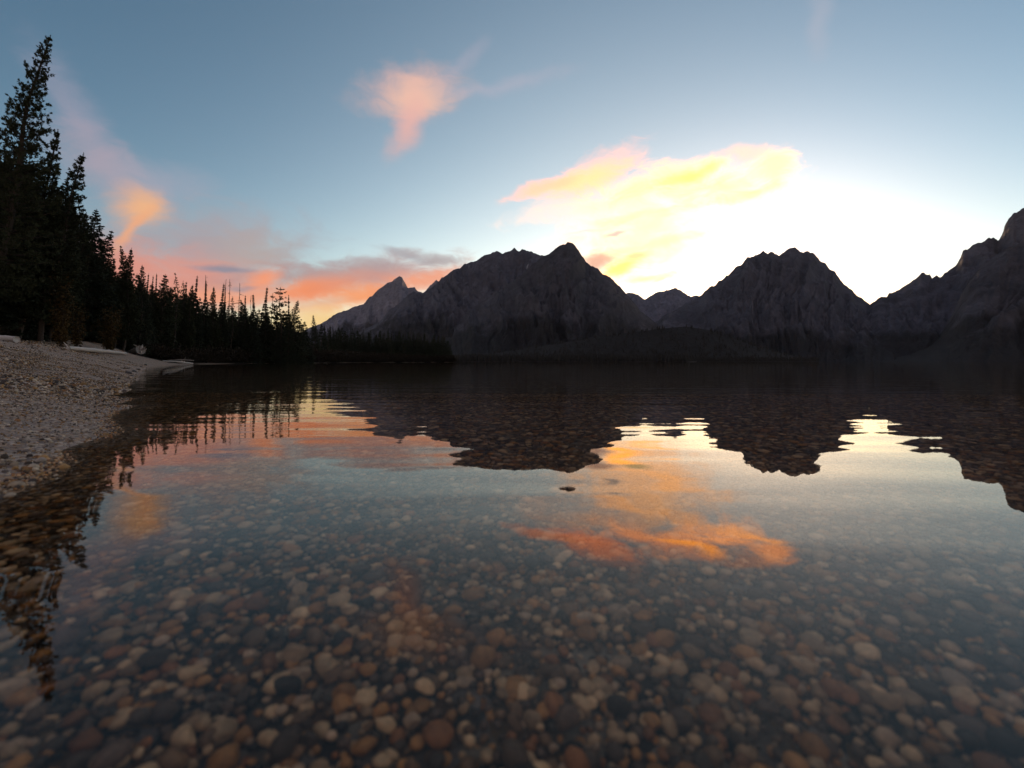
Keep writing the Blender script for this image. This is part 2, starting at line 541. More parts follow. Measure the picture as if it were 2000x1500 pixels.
# ---------------------------------------------------------------- mountains
def mountain(name, ridge, yr, yf, mat, label, seed, rough=1.0, pw=1.25, cols=460, rows=200, jag=1.0, back=.55, gully=70):
    """a massif with real slopes: crest traced from the photograph, front face falling to the
    foot at distance yf, back face falling away behind the crest; gullies and spurs by noise"""
    r = np.array(ridge, float)
    px = np.linspace(r[0, 0], r[-1, 0], cols)
    py = np.interp(px, r[:, 0], r[:, 1])
    yrd = np.interp(px, r[:, 0], r[:, 2]) if r.shape[1] > 2 else np.full(cols, float(yr))
    u = (px - 1000) / F
    H = EYE + (HZ - py) / F * yrd
    H = H + (fbm(px / 9.0, px * 0 + seed, seed, 4, .6) - .5) * .0045 * yrd * jag
    nf, nb = int(rows * .72), rows - int(rows * .72)
    v = np.concatenate([np.linspace(0, 1, nf), 1 + np.linspace(0, 1, nb + 1)[1:]])
    Vv, U = np.meshgrid(v, u)
    Hc = H[:, None]
    Yd = np.where(Vv <= 1, yf + (yrd[:, None] - yf) * Vv, yrd[:, None] * (1 + (Vv - 1) * back))
    wx = U * Yd
    prof = np.where(Vv <= 1, np.clip(Vv, 0, 1) ** pw, np.clip(2 - Vv, 0, 1) ** 1.2)
    base = -12.0
    Zm = base + (Hc - base) * prof
    lam = gully * 3.2
    b = np.clip(Vv, 0, 1) * Hc + np.clip(Vv - 1, 0, 1) * Hc          # height up the face, so that noise runs true to what one sees of it
    aw = u[:, None] * yrd[:, None] + 0 * b                            # along the crest, constant down each fall line
    wob = (fbm(aw / (lam * 1.6), b / (lam * 1.6), seed + 5, 4) - .5) * 2.3
    lean = (fbm(aw / (lam * 5), b * 0 + seed, seed + 7, 2) - .5) * 2.2
    g = ridged(aw / lam + wob + lean * b / lam, b / (lam * 2.6) + wob * .5, seed + 11, 6, .62)
    g2 = ridged(aw / (lam * .34) + wob, b / (lam * .42) + wob, seed + 23, 5, .62)
    env = np.clip(np.sin(np.pi * np.clip(Vv * .985, 0, 1)), 0, 1) ** .6
    env = np.where(Vv > 1, np.sin(np.pi * np.clip(Vv - 1, 0, 1)), env)
    amp = np.clip(Hc, 30, 700) * .40 * rough
    Zm = Zm + ((g - .60) * amp + (g2 - .60) * amp * .34) * env
    # keep the front face below the crest line
    lim = Hc / yrd[:, None] * Yd * (.995 - .02 * (1 - Vv)) - 2
    Zm = np.where(Vv < .999, np.where(Vv < 1, np.minimum(Zm, np.maximum(lim, base)), Zm), Zm)
    V = np.stack([wx, Yd, Zm], -1).reshape(-1, 3)
    o = obj(name, mesh(name, V, grid_faces(cols, rows + 0 if len(v) == rows else len(v)), mat, True))
    tag(o, label, kind='structure', group='mountains across the lake')
    return o

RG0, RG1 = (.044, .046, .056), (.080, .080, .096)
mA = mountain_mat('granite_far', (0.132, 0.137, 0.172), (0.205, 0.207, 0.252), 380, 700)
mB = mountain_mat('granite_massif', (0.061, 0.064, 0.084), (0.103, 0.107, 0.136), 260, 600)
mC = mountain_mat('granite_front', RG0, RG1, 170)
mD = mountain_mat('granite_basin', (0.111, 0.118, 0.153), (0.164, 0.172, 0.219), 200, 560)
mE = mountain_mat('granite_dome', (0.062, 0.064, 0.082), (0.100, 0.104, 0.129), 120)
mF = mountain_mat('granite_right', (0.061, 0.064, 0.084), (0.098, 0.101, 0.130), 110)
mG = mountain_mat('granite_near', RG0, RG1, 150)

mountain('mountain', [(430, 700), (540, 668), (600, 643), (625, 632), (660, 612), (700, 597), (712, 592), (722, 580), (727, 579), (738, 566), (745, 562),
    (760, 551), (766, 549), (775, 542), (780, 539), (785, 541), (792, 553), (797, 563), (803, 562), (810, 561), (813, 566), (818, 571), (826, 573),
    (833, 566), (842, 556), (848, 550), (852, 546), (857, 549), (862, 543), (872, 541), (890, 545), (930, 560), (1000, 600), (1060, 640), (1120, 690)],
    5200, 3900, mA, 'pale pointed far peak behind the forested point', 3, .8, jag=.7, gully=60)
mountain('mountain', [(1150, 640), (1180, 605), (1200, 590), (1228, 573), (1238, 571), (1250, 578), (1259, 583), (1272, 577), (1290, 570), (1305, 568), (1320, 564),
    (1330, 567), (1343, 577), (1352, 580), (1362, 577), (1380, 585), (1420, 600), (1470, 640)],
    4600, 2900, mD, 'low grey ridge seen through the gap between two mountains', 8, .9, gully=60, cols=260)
mountain('mountain', [(600, 700), (690, 655), (740, 630), (765, 602), (785, 588), (800, 574), (808, 568), (815, 571), (822, 575), (830, 571), (845, 561), (862, 546),
    (875, 536), (890, 525), (898, 524), (905, 516), (915, 514), (930, 509), (945, 498), (960, 492), (972, 489), (977, 493), (981, 496), (990, 491), (1000, 489), (1004, 485),
    (1010, 492), (1015, 494), (1020, 489), (1030, 491), (1036, 489), (1042, 494), (1050, 498), (1056, 500), (1080, 505), (1110, 515), (1150, 560), (1200, 640), (1240, 690)],
    3600, 1900, mB, 'broad rocky massif with a toothed crest behind the pyramid mountain', 14, 1.0, gully=70)
mountain('mountain', [(700, 702), (760, 684), (850, 646), (900, 615), (950, 582), (1000, 549), (1040, 518), (1058, 501), (1068, 498), (1080, 488), (1095, 480), (1105, 478),
    (1109, 474), (1114, 474), (1121, 478), (1130, 487), (1137, 500), (1143, 511), (1155, 517), (1168, 524), (1178, 535), (1190, 541), (1205, 555), (1220, 570), (1235, 588),
    (1250, 605), (1275, 628), (1300, 648), (1340, 672), (1400, 695)],
    2700, 1350, mC, 'dark pyramid shaped mountain in the middle of the view', 21, 1.0, gully=75)
mountain('mountain', [(1200, 692), (1260, 645), (1290, 622), (1330, 600), (1350, 588), (1365, 578), (1380, 568), (1400, 552), (1420, 537), (1440, 520), (1450, 513), (1460, 502), (1480, 498),
    (1490, 492), (1494, 491), (1500, 497), (1507, 492), (1515, 498), (1522, 501), (1527, 494), (1540, 487), (1554, 483), (1562, 488), (1570, 492), (1578, 489), (1588, 492), (1600, 507), (1625, 523), (1645, 547), (1660, 565),
    (1680, 580), (1700, 596), (1725, 617), (1760, 643), (1800, 668), (1850, 692), (1880, 700)],
    2900, 1500, mE, 'rounded dome mountain with a notched top right of the bright gap', 33, 1.05, gully=80, jag=1.5)
mountain('mountain', [(1580, 690), (1640, 640), (1680, 608), (1700, 595), (1715, 585), (1740, 576), (1755, 566), (1765, 561), (1785, 546), (1800, 534), (1815, 537), (1821, 545), (1828, 541), (1840, 538), (1855, 528), (1865, 525),
    (1872, 513), (1880, 495), (1900, 482), (1915, 471), (1932, 460), (1950, 471), (1957, 459), (1963, 440), (1970, 430), (1980, 420), (1990, 414), (1998, 408), (2030, 395), (2080, 350),
    (2160, 330), (2300, 380), (2500, 420), (2800, 520), (3200, 660)],
    2700, 1600, mF, 'steep mountain flank rising out of the frame beyond the valley mouth', 41, 1.0, gully=80, cols=620, jag=2.2)
mountain('mountain', [(1700, 704), (1740, 701), (1790, 685), (1818, 670), (1838, 650), (1856, 622), (1868, 596), (1880, 570), (1896, 545), (1915, 522), (1950, 495), (2000, 470), (2080, 430), (2200, 400), (2400, 420), (2700, 520), (3200, 680)],
    1900, 1150, mG, 'dark near spur at the right edge over the water', 52, 1.05, gully=70, cols=420)
mH = mountain_mat('wooded_hill', (.03, .03, .028), (.04, .04, .036), 900)
HILL = mountain('hill', [(860, 700), (960, 690), (1080, 672), (1180, 656), (1260, 646), (1300, 641), (1340, 638), (1380, 644), (1420, 656), (1470, 674), (1540, 693), (1600, 702)],
    1350, 1080, mH, 'low dark wooded hill on the far shore', 61, .35, gully=40, cols=240, rows=60, jag=.3)
HILL['group'] = 'hills on the far shore'

# ---------------------------------------------------------------- the lake
m, t, out = newmat('lake_water')
pos = t.new('ShaderNodeNewGeometry').outputs['Position']
sp = t.new('ShaderNodeSeparateXYZ'); t.put(sp.inputs[0], pos)
w1 = t.noise(t.vmath('MULTIPLY', pos, (.75, 3.1, 1.0)), 1.0, 1.0, .4, dist=.25)
w2 = t.noise(t.vmath('MULTIPLY', pos, (1.6, 7.2, 1.0)), 1.0, 1.0, .4, dist=.2)
w3 = t.noise(t.vmath('MULTIPLY', pos, (.25, .9, 1.0)), 1.0, 1.0, .4)
far = t.mapr(sp.outputs[1], 1.2, 3.2, .25, 1.0, True)
calm = t.mapr(sp.outputs[1], 15, 160, 1.0, .12)
hgt = t.math('ADD', t.math('MULTIPLY', w1, .0050), t.math('ADD', t.math('MULTIPLY', t.math('MULTIPLY', w2, .0016), far), t.math('MULTIPLY', w3, .005)))
bp = t.new('ShaderNodeBump'); bp.inputs['Strength'].default_value = 1.0; bp.inputs['Distance'].default_value = 1.0
t.put(bp.inputs['Height'], t.math('MULTIPLY', hgt, calm))
gl = t.new('ShaderNodeBsdfGlass')
gl.inputs['IOR'].default_value = 1.333
gl.inputs['Roughness'].default_value = 0.0
gl.inputs['Color'].default_value = (1.0, .975, .93, 1)
t.put(gl.inputs['Normal'], bp.outputs[0])
m.node_tree.links.new(gl.outputs[0], out.inputs[0])
wv = np.array([(-900, -40, 0), (4000, -40, 0), (4000, 2300, 0), (-900, 2300, 0)], float)
tag(obj('lake', mesh('lake', wv, np.array([[0, 1, 2, 3]]), m)), 'still mountain lake mirroring the sunset', kind='structure')

# ---------------------------------------------------------------- pebbles
def ico(sub):
    bm_v = [Vector(v) for v in [(-1, 1.618, 0), (1, 1.618, 0), (-1, -1.618, 0), (1, -1.618, 0), (0, -1, 1.618), (0, 1, 1.618), (0, -1, -1.618), (0, 1, -1.618),
        (1.618, 0, -1), (1.618, 0, 1), (-1.618, 0, -1), (-1.618, 0, 1)]]
    V = [v.normalized() for v in bm_v]
    f = [(0, 11, 5), (0, 5, 1), (0, 1, 7), (0, 7, 10), (0, 10, 11), (1, 5, 9), (5, 11, 4), (11, 10, 2), (10, 7, 6), (7, 1, 8), (3, 9, 4), (3, 4, 2), (3, 2, 6), (3, 6, 8), (3, 8, 9),
         (4, 9, 5), (2, 4, 11), (6, 2, 10), (8, 6, 7), (9, 8, 1)]
    for _ in range(sub):
        mid = {}; nf = []
        def md(a, b):
            k = (min(a, b), max(a, b))
            if k not in mid:
                V.append((V[a] + V[b]).normalized()); mid[k] = len(V) - 1
            return mid[k]
        for a, b, c in f:
            ab, bc, ca = md(a, b), md(b, c), md(c, a)
            nf += [(a, ab, ca), (b, bc, ab), (c, ca, bc), (ab, bc, ca)]
        f = nf
    return np.array([tuple(v) for v in V]), np.array(f)

def stone_shape(sub, seed):
    """a water-worn stone: an uneven rounded lump with a few flattened sides"""
    rg = np.random.default_rng(seed)
    V, f = ico(sub)
    V = V.copy()
    for _ in range(6):
        n = rg.normal(size=3); n /= np.linalg.norm(n)
        d = rg.uniform(.62, .9)
        k = V @ n
        V -= np.outer(np.clip(k - d, 0, None) * .85, n)
    for _ in range(3):
        n = rg.normal(size=3); ph = rg.uniform(0, 6)
        V *= (1 + .07 * np.sin(V @ n * 1.6 + ph))[:, None]
    return V * np.array([1.0, rg.uniform(.70, .98), rg.uniform(.58, .85)]), f

def rotmats(rg, n, tilt):
    a = rg.uniform(0, 2 * np.pi, n); b = rg.normal(0, tilt, n); c = rg.normal(0, tilt, n)
    ca, sa, cb, sb, cc, sc_ = np.cos(a), np.sin(a), np.cos(b), np.sin(b), np.cos(c), np.sin(c)
    Rz = np.zeros((n, 3, 3)); Rz[:, 0, 0] = ca; Rz[:, 0, 1] = -sa; Rz[:, 1, 0] = sa; Rz[:, 1, 1] = ca; Rz[:, 2, 2] = 1
    Rx = np.zeros((n, 3, 3)); Rx[:, 0, 0] = 1; Rx[:, 1, 1] = cb; Rx[:, 1, 2] = -sb; Rx[:, 2, 1] = sb; Rx[:, 2, 2] = cb
    Ry = np.zeros((n, 3, 3)); Ry[:, 1, 1] = 1; Ry[:, 0, 0] = cc; Ry[:, 0, 2] = sc_; Ry[:, 2, 0] = -sc_; Ry[:, 2, 2] = cc
    return Rz @ Rx @ Ry

def stones_joined(name, pts, size, mat, parent, subd, seed, tilt=.35, lift=.25):
    rg = np.random.default_rng(seed)
    shapes = [stone_shape(subd, seed * 100 + k) for k in range(10)]
    which = rg.integers(0, 10, len(pts))
    Vs, Fs, off = [], [], 0
    for k, (sv, sf_) in enumerate(shapes):
        idx = np.where(which == k)[0]
        if not len(idx): continue
        Rm = rotmats(rg, len(idx), tilt)
        v = np.einsum('nij,mj->nmi', Rm, sv) * size[idx][:, None, None]
        p = pts[idx].copy(); p[:, 2] += size[idx] * lift
        v = v + p[:, None, :]
        Vs.append(v.reshape(-1, 3))
        Fs.append((sf_[None] + (np.arange(len(idx)) * len(sv))[:, None, None] + off).reshape(-1, 3))
        off += len(idx) * len(sv)
    o = obj(name, mesh(name, np.concatenate(Vs), np.concatenate(Fs), mat, True), parent)
    o['kind'] = 'stuff'
    return o

rng = np.random.default_rng(7)
def scatter(n, ymin, ymax, xmin_ratio, xmax_ratio, power=1.0):
    """positions spread evenly over the wedge of ground in view"""
    y = np.sqrt(rng.uniform(ymin ** 2, ymax ** 2, n))
    x = rng.uniform(xmin_ratio, xmax_ratio, n) * y
    return x, y

def poisson(x, y, r):
    """thin points to a spacing r (array) by dart throwing on a hash grid"""
    cell = float(np.min(r)); grid = {}; keep = []
    rm = float(np.max(r))
    span = int(math.ceil(rm / cell))
    for i in range(len(x)):
        cx, cy = int(x[i] // cell), int(y[i] // cell)
        ok = True
        for a in range(-span, span + 1):
            for b in range(-span, span + 1):
                j = grid.get((cx + a, cy + b))
                if j is not None and (x[i] - x[j]) ** 2 + (y[i] - y[j]) ** 2 < (.5 * (r[i] + r[j])) ** 2:
                    ok = False; break
            if not ok: break
        if ok:
            grid[(cx, cy)] = i; keep.append(i)
    return np.array(keep)

# under water
def jittered(c, y0, y1, r0, r1, med, sig, lo, hi):
    gx_, gy_ = np.meshgrid(np.arange(-1.7 * y1, 1.95 * y1, c), np.arange(y0, y1, c * .87))
    x = (gx_ + (np.arange(gx_.shape[0]) % 2)[:, None] * c * .5 + rng.uniform(-.38, .38, gx_.shape) * c).ravel()
    y = (gy_ + rng.uniform(-.38, .38, gx_.shape) * c).ravel()
    k = (x > r0 * y - .12) & (x < r1 * y + .12)
    x, y = x[k], y[k]
    s = np.clip(rng.lognormal(math.log(med), sig, len(x)), lo, hi)
    q = -shore_sd(x, y)
    k = q > -.03
    x, y, s, q = x[k], y[k], s[k], q[k]
    z = ground(x, y)
    s = np.minimum(s, np.clip(-z * .55, .005, 1))
    return x, y, z + rng.uniform(-.1, .9, len(x)) * s, s
xs, ys, zs, sz = jittered(.0175, .14, 1.9, -1.5, 1.75, .0090, .42, .0054, .021)
pts = np.stack([xs, ys, zs], 1)
xm, ym, zm, sm = jittered(.036, 1.9, 5.4, -1.45, 1.45, .017, .40, .010, .032)
# the largest in view become single pebbles
dist = np.sqrt(xs ** 2 + ys ** 2 + .25)
scr_y = HZ + (EYE - zs * .75) / np.maximum(ys, .05) * F
inview = (np.abs(xs) / np.maximum(ys, .05) < 1.17) & (scr_y < 1500)
score = np.where(inview, sz / dist, 0)
top = np.argsort(-score)[:290]
mask = np.zeros(len(xs), bool); mask[top] = True
near_shapes = []
for k in range(14):
    v, f = stone_shape(2, 900 + k)
    near_shapes.append(mesh('pebble', v, f, M['pebble'], True))
rr = random.Random(5)
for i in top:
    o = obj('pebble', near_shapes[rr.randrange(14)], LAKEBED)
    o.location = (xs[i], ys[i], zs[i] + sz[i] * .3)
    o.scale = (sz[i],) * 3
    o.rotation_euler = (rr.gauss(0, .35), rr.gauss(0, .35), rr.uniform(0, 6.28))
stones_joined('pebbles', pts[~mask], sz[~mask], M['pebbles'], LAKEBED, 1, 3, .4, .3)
# a second, smaller layer fills the gaps, and a coarser one carries on outwards
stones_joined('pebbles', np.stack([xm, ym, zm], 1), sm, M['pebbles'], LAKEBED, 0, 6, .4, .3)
xf, yf = scatter(26000, .14, 3.2, -1.5, 1.75)
ok = shore_sd(xf, yf) < .05
xf, yf = xf[ok], yf[ok]
zf_ = ground(xf, yf)
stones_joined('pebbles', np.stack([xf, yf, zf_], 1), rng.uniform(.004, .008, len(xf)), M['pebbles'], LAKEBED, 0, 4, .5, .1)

# dry gravel on the beach
xg, yg = scatter(150000, .9, 13.0, -1.95, -.70)
xg2, yg2 = scatter(60000, 13.0, 34.0, -1.5, -.68)
xg = np.concatenate([xg, xg2]); yg = np.concatenate([yg, yg2])
sg = shore_sd(xg, yg)
ok = (sg > -.12) & (sg < 7)
xg, yg, sg = xg[ok], yg[ok], sg[ok]
zone = fbm(xg * .8, yg * .5, 77, 3)
coarse = np.clip((zone - .45) * 4 + np.clip((sg - 1.6) * .5, -.2, .7) + np.clip((2.2 - yg) * .5, -.4, .6), 0, 1)
gs = rng.lognormal(math.log(.0046), .35, len(xg)) * (1 + 1.5 * coarse * rng.uniform(.2, 1.0, len(xg)))
gs = np.clip(gs, .003, .024) * np.clip(yg / 3.0, .9, 1.7) * np.clip(yg / 13.0, 1, 2.2)
order = np.argsort(-gs); xg, yg, gs = xg[order], yg[order], gs[order]
keep = rng.uniform(0, 1, len(xg)) < np.clip(1.6 - yg * .09, .35, 1)
xg, yg, gs = xg[keep], yg[keep], gs[keep]
zg = ground(xg, yg)
gp = np.stack([xg, yg, zg], 1)
sc_ = gs / np.sqrt(xg ** 2 + yg ** 2) * (np.abs(xg) < yg * 1.16)
topb = np.argsort(-sc_)[:240]
mb = np.zeros(len(xg), bool); mb[topb] = True
bshapes = [mesh('stone', *stone_shape(1, 700 + k), M['beach_stone'], True) for k in range(10)]
for i in topb:
    o = obj('stone', bshapes[rr.randrange(10)], BEACH)
    o.location = (xg[i], yg[i], zg[i] + gs[i] * .3)
    o.scale = (gs[i],) * 3
    o.rotation_euler = (rr.gauss(0, .35), rr.gauss(0, .35), rr.uniform(0, 6.28))
stones_joined('gravel', gp[~mb], gs[~mb], M['gravel'], BEACH, 0, 5, .5, .25)

# ---------------------------------------------------------------- trees
def frames(d):
    d = d / np.maximum(np.linalg.norm(d, axis=-1, keepdims=True), 1e-9)
    a = np.where(np.abs(d[..., 2:3]) < .9, np.array([0, 0, 1.0]), np.array([1.0, 0, 0]))
    s = np.cross(d, a); s /= np.maximum(np.linalg.norm(s, axis=-1, keepdims=True), 1e-9)
    return d, s, np.cross(d, s)

def tube(pts, rad, n=7):
    pts = np.asarray(pts, float); rad = np.asarray(rad, float)
    d = np.gradient(pts, axis=0)
    d, s, b = frames(d)
    a = np.arange(n) / n * 2 * np.pi
    ring = pts[:, None] + rad[:, None, None] * (np.cos(a)[None, :, None] * s[:, None] + np.sin(a)[None, :, None] * b[:, None])
    V = ring.reshape(-1, 3)
    k = len(pts)
    i = np.arange(k * n).reshape(k, n)
    f = np.stack([i[:-1], i[1:], np.roll(i[1:], -1, 1), np.roll(i[:-1], -1, 1)], -1).reshape(-1, 4)
    V = np.vstack([V, pts[0], pts[-1]])
    c0, c1 = k * n, k * n + 1
    caps = np.array([[c0, i[0, (j + 1) % n], i[0, j]] for j in range(n)] + [[c1, i[-1, j], i[-1, (j + 1) % n]] for j in range(n)])
    return V, f, caps

class Acc:
    def __init__(s): s.V = []; s.Q = []; s.T = []; s.n = 0
    def add(s, V, Q=None, T=None):
        s.V.append(V)
        if Q is not None and len(Q): s.Q.append(np.asarray(Q) + s.n)
        if T is not None and len(T): s.T.append(np.asarray(T) + s.n)
        s.n += len(V)
    def tube(s, pts, rad, n=7):
        V, f, c = tube(pts, rad, n); s.add(V, f, c)
    def mesh(s, name, mat, smooth=False):
        fs = []
        if s.Q: fs.append(np.concatenate(s.Q))
        if s.T: fs.append(np.concatenate(s.T))
        return mesh(name, np.concatenate(s.V), fs, mat, smooth)

def blades(rg, P, D, length, width, k, spread):
    """k narrow leaf-like blades at every point P, fanned round direction D"""
    n = len(P)
    P = np.repeat(P, k, 0); D = np.repeat(D, k, 0)
    L = np.repeat(length, k) * rg.uniform(.6, 1.25, n * k)
    Wd = np.repeat(width, k) * rg.uniform(.7, 1.3, n * k)
    d = D + rg.normal(0, spread, (n * k, 3))
    d /= np.linalg.norm(d, axis=1, keepdims=True)
    s = np.cross(d, rg.normal(size=(n * k, 3))); s /= np.maximum(np.linalg.norm(s, axis=1, keepdims=True), 1e-6)
    P = P + rg.normal(0, .25, (n * k, 3)) * np.repeat(length, k)[:, None] * .5
    a = P - s * Wd[:, None] * .5; b = P + d * L[:, None] * .55 - s * Wd[:, None] * .6 + 0
    c = P + d * L[:, None]; e = P + d * L[:, None] * .55 + s * Wd[:, None] * .6
    V = np.stack([P, b, c, e], 1).reshape(-1, 3)
    i = np.arange(n * k)[:, None] * 4
    return V, i + np.array([[0, 1, 2, 3]])

def conifer(seed, H, Rmax, start, whorls, per, tufts, k, blade, bw, shape, up0, up1, gaps=.12, leaf='needle', spread=.75, leader=0.0, wob=.02):
    """unit-free conifer: returns (trunk mesh, limb mesh, crown mesh). shape(t) gives the crown radius at
    relative height t (0 at the lowest limb, 1 at the tip); up0/up1 limb angle low / high"""
    rg = np.random.default_rng(seed)
    tk, lb, cr = Acc(), Acc(), Acc()
    zz = np.linspace(0, 1, 14)
    bend = np.stack([np.interp(zz, np.linspace(0, 1, 5), np.concatenate([[0], rg.normal(0, wob * H, 4)])),
                     np.interp(zz, np.linspace(0, 1, 5), np.concatenate([[0], rg.normal(0, wob * H, 4)])), zz * H], 1)
    def axis(z): return np.stack([np.interp(z, zz * H, bend[:, 0]), np.interp(z, zz * H, bend[:, 1]), z], -1)
    r0 = .008 * H + .04
    tk.tube(bend, r0 * (1 - zz) ** .8 + .012, 8)
    P, D, Ls = [], [], []
    for w in range(whorls):
        tt = (w + rg.uniform(-.35, .35)) / whorls
        tt = min(max(tt, 0), .995)
        z = H * (start + (1 - start) * tt)
        rad = Rmax * shape(tt)
        up = up0 + (up1 - up0) * tt
        a0 = rg.uniform(0, 6.28)
        nb = max(2, int(round(per * (.75 + .5 * rg.uniform()))))
        for j in range(nb):
            if rg.uniform() < gaps: continue
            a = a0 + j * 6.283 / nb + rg.normal(0, .25)
            L = rad * rg.uniform(.62, 1.12)
            if L < .03 * Rmax: L = .03 * Rmax
            e = up + rg.normal(0, .12)
            q = np.linspace(0, 1, 5)
            curve = .22 * L * q ** 2
            base = axis(np.array(z))
            pts = base + np.stack([math.cos(a) * L * q * math.cos(e), math.sin(a) * L * q * math.cos(e), L * q * math.sin(e) + curve], 1)
            rb = max(.010, .012 + .012 * L)
            lb.tube(pts, rb * (1 - .8 * q), 4)
            nt_ = max(2, int(round(tufts * (.35 + .65 * L / Rmax))))
            f = np.clip(rg.uniform(.18, 1.0, nt_) ** .75, 0, 1); f[-1] = 1.0
            pp = np.stack([np.interp(f, q, pts[:, m_]) for m_ in range(3)], 1)
            side = np.array([-math.sin(a), math.cos(a), 0])
            off = rg.normal(0, 1, nt_) * .22 * L * (1.05 - .6 * f)
            pp = pp + off[:, None] * side + np.stack([np.zeros(nt_), np.zeros(nt_), rg.normal(0, .05, nt_) * L], 1)
            dd = (pts[-1] - pts[0]) / L
            P.append(pp); D.append(np.repeat((dd + np.array([0, 0, .25]))[None], nt_, 0) + (np.sign(off) * .45)[:, None] * side)
            Ls.append(np.full(nt_, .30 + .70 * (1 - tt) ** .8))
    # tip
    P.append(axis(H * np.linspace(.93 - leader, 1.0, 8))); D.append(np.repeat([[0, 0, 1.0]], 8, 0)); Ls.append(np.full(8, .26))
    P = np.concatenate(P); D = np.concatenate(D); Ls = np.concatenate(Ls)
    V, Q = blades(rg, P, D, blade * Ls, bw * Ls, k, spread)
    cr.add(V, Q)
    return (tk.mesh('trunk', M['bark'], True), lb.mesh('limbs', M['bark'], True), cr.mesh('crown', M[leaf]))

def snag(seed, H):
    rg = np.random.default_rng(seed)
    tk, lb = Acc(), Acc()
    zz = np.linspace(0, 1, 9)
    pts = np.stack([np.cumsum(rg.normal(0, .004 * H, 9)), np.cumsum(rg.normal(0, .004 * H, 9)), zz * H], 1)
    tk.tube(pts, (.0062 * H) * (1 - zz * .85) + .015, 7)
    for i in range(46):
        z = rg.uniform(.35, .98); a = rg.uniform(0, 6.28)
        L = H * rg.uniform(.02, .075) * (1.15 - z * .75); e = rg.uniform(-.5, .35)
        b = np.array([np.interp(z, zz, pts[:, 0]), np.interp(z, zz, pts[:, 1]), z * H])
        q = np.linspace(0, 1, 4)
        p = b + np.stack([math.cos(a) * L * q, math.sin(a) * L * q, L * q * math.sin(e) - .3 * L * q ** 2 + rg.normal(0, .04, 4) * L], 1)
        lb.tube(p, (.0022 * H) * (1 - .8 * q) + .008, 4)
    return (tk.mesh('trunk', M['deadwood'], True), lb.mesh('branches', M['deadwood'], True))

pine_shape = lambda t: (1 - t) ** .80 * (.62 + .38 * min(1, t * 5)) + .02
cone_shape = lambda t: (1 - t) ** .9 * (.8 + .2 * min(1, t * 6)) + .015
spire_shape = lambda t: max((1 - t * 1.28), .0) ** .8 * .9 + .10 * (1 - t)
round_shape = lambda t: math.sin(math.pi * min(1, .18 + .80 * t)) ** .8
LIB = {
    'big':   [conifer(11 + s, 17.0, 2.7, .14, 52, 6, 15, 17, .25, .060, pine_shape, -.05, .75, .06, 'needle', .75) for s in range(2)],
    'loose': [conifer(31 + s, 14.0, 1.5, .12, 38, 5, 9, 12, .25, .052, pine_shape, .1, .9, .14, 'needle', .75) for s in range(2)],
    'dense': [conifer(41 + s, 14.0, 2.3, .03, 50, 7, 12, 12, .29, .085, cone_shape, -.25, .6, .04, 'fir', .75) for s in range(3)],
    'pine':  [conifer(51 + s, 13.0, 1.7, .12, 40, 6, 9, 11, .31, .095, pine_shape, -.1, .8, .09, 'needle', .8) for s in range(3)],
    'spire': [conifer(61 + s, 14.0, 1.55, .02, 52, 6, 7, 8, .34, .13, spire_shape, -.35, .3, .05, 'fir', .75, .12, .006) for s in range(3)],
    'fir':   [conifer(71 + s, 13.0, 2.5, .03, 40, 6.5, 8, 8, .38, .14, cone_shape, -.15, .5, .06, 'fir', .8) for s in range(2)],
    'thin':  [conifer(81 + s, 13.0, .95, .35, 22, 4, 4, 6, .38, .13, pine_shape, .0, .7, .22, 'needle', .8) for s in range(2)],
    'tuft':  [conifer(91, 14.0, 1.35, .52, 9, 5, 7, 8, .42, .15, round_shape, .05, .35, .12, 'needle', .8)],
    'small': [conifer(101 + s, 14.0, 2.2, .02, 20, 5, 5, 6, .85, .36, cone_shape, -.2, .5, .05, 'fir', .75) for s in range(4)],
}
SNAGS = [snag(s, 14.0) for s in (3, 4, 5)]
LIBH = {'big': 17, 'loose': 14, 'dense': 14, 'pine': 13, 'spire': 14, 'fir': 13, 'thin': 13, 'tuft': 14, 'small': 14}
LIBR = {'big': 2.7, 'loose': 1.5, 'dense': 2.3, 'pine': 1.7, 'spire': 1.55, 'fir': 2.5, 'thin': .95, 'tuft': 1.35, 'small': 2.2}
PARTS = {'snag': ('trunk', 'branch')}
rt = random.Random(21)

def lean_of(px):
    return math.radians(12.5) * (max(0, 1000 - px) / 905.0) ** 3.2

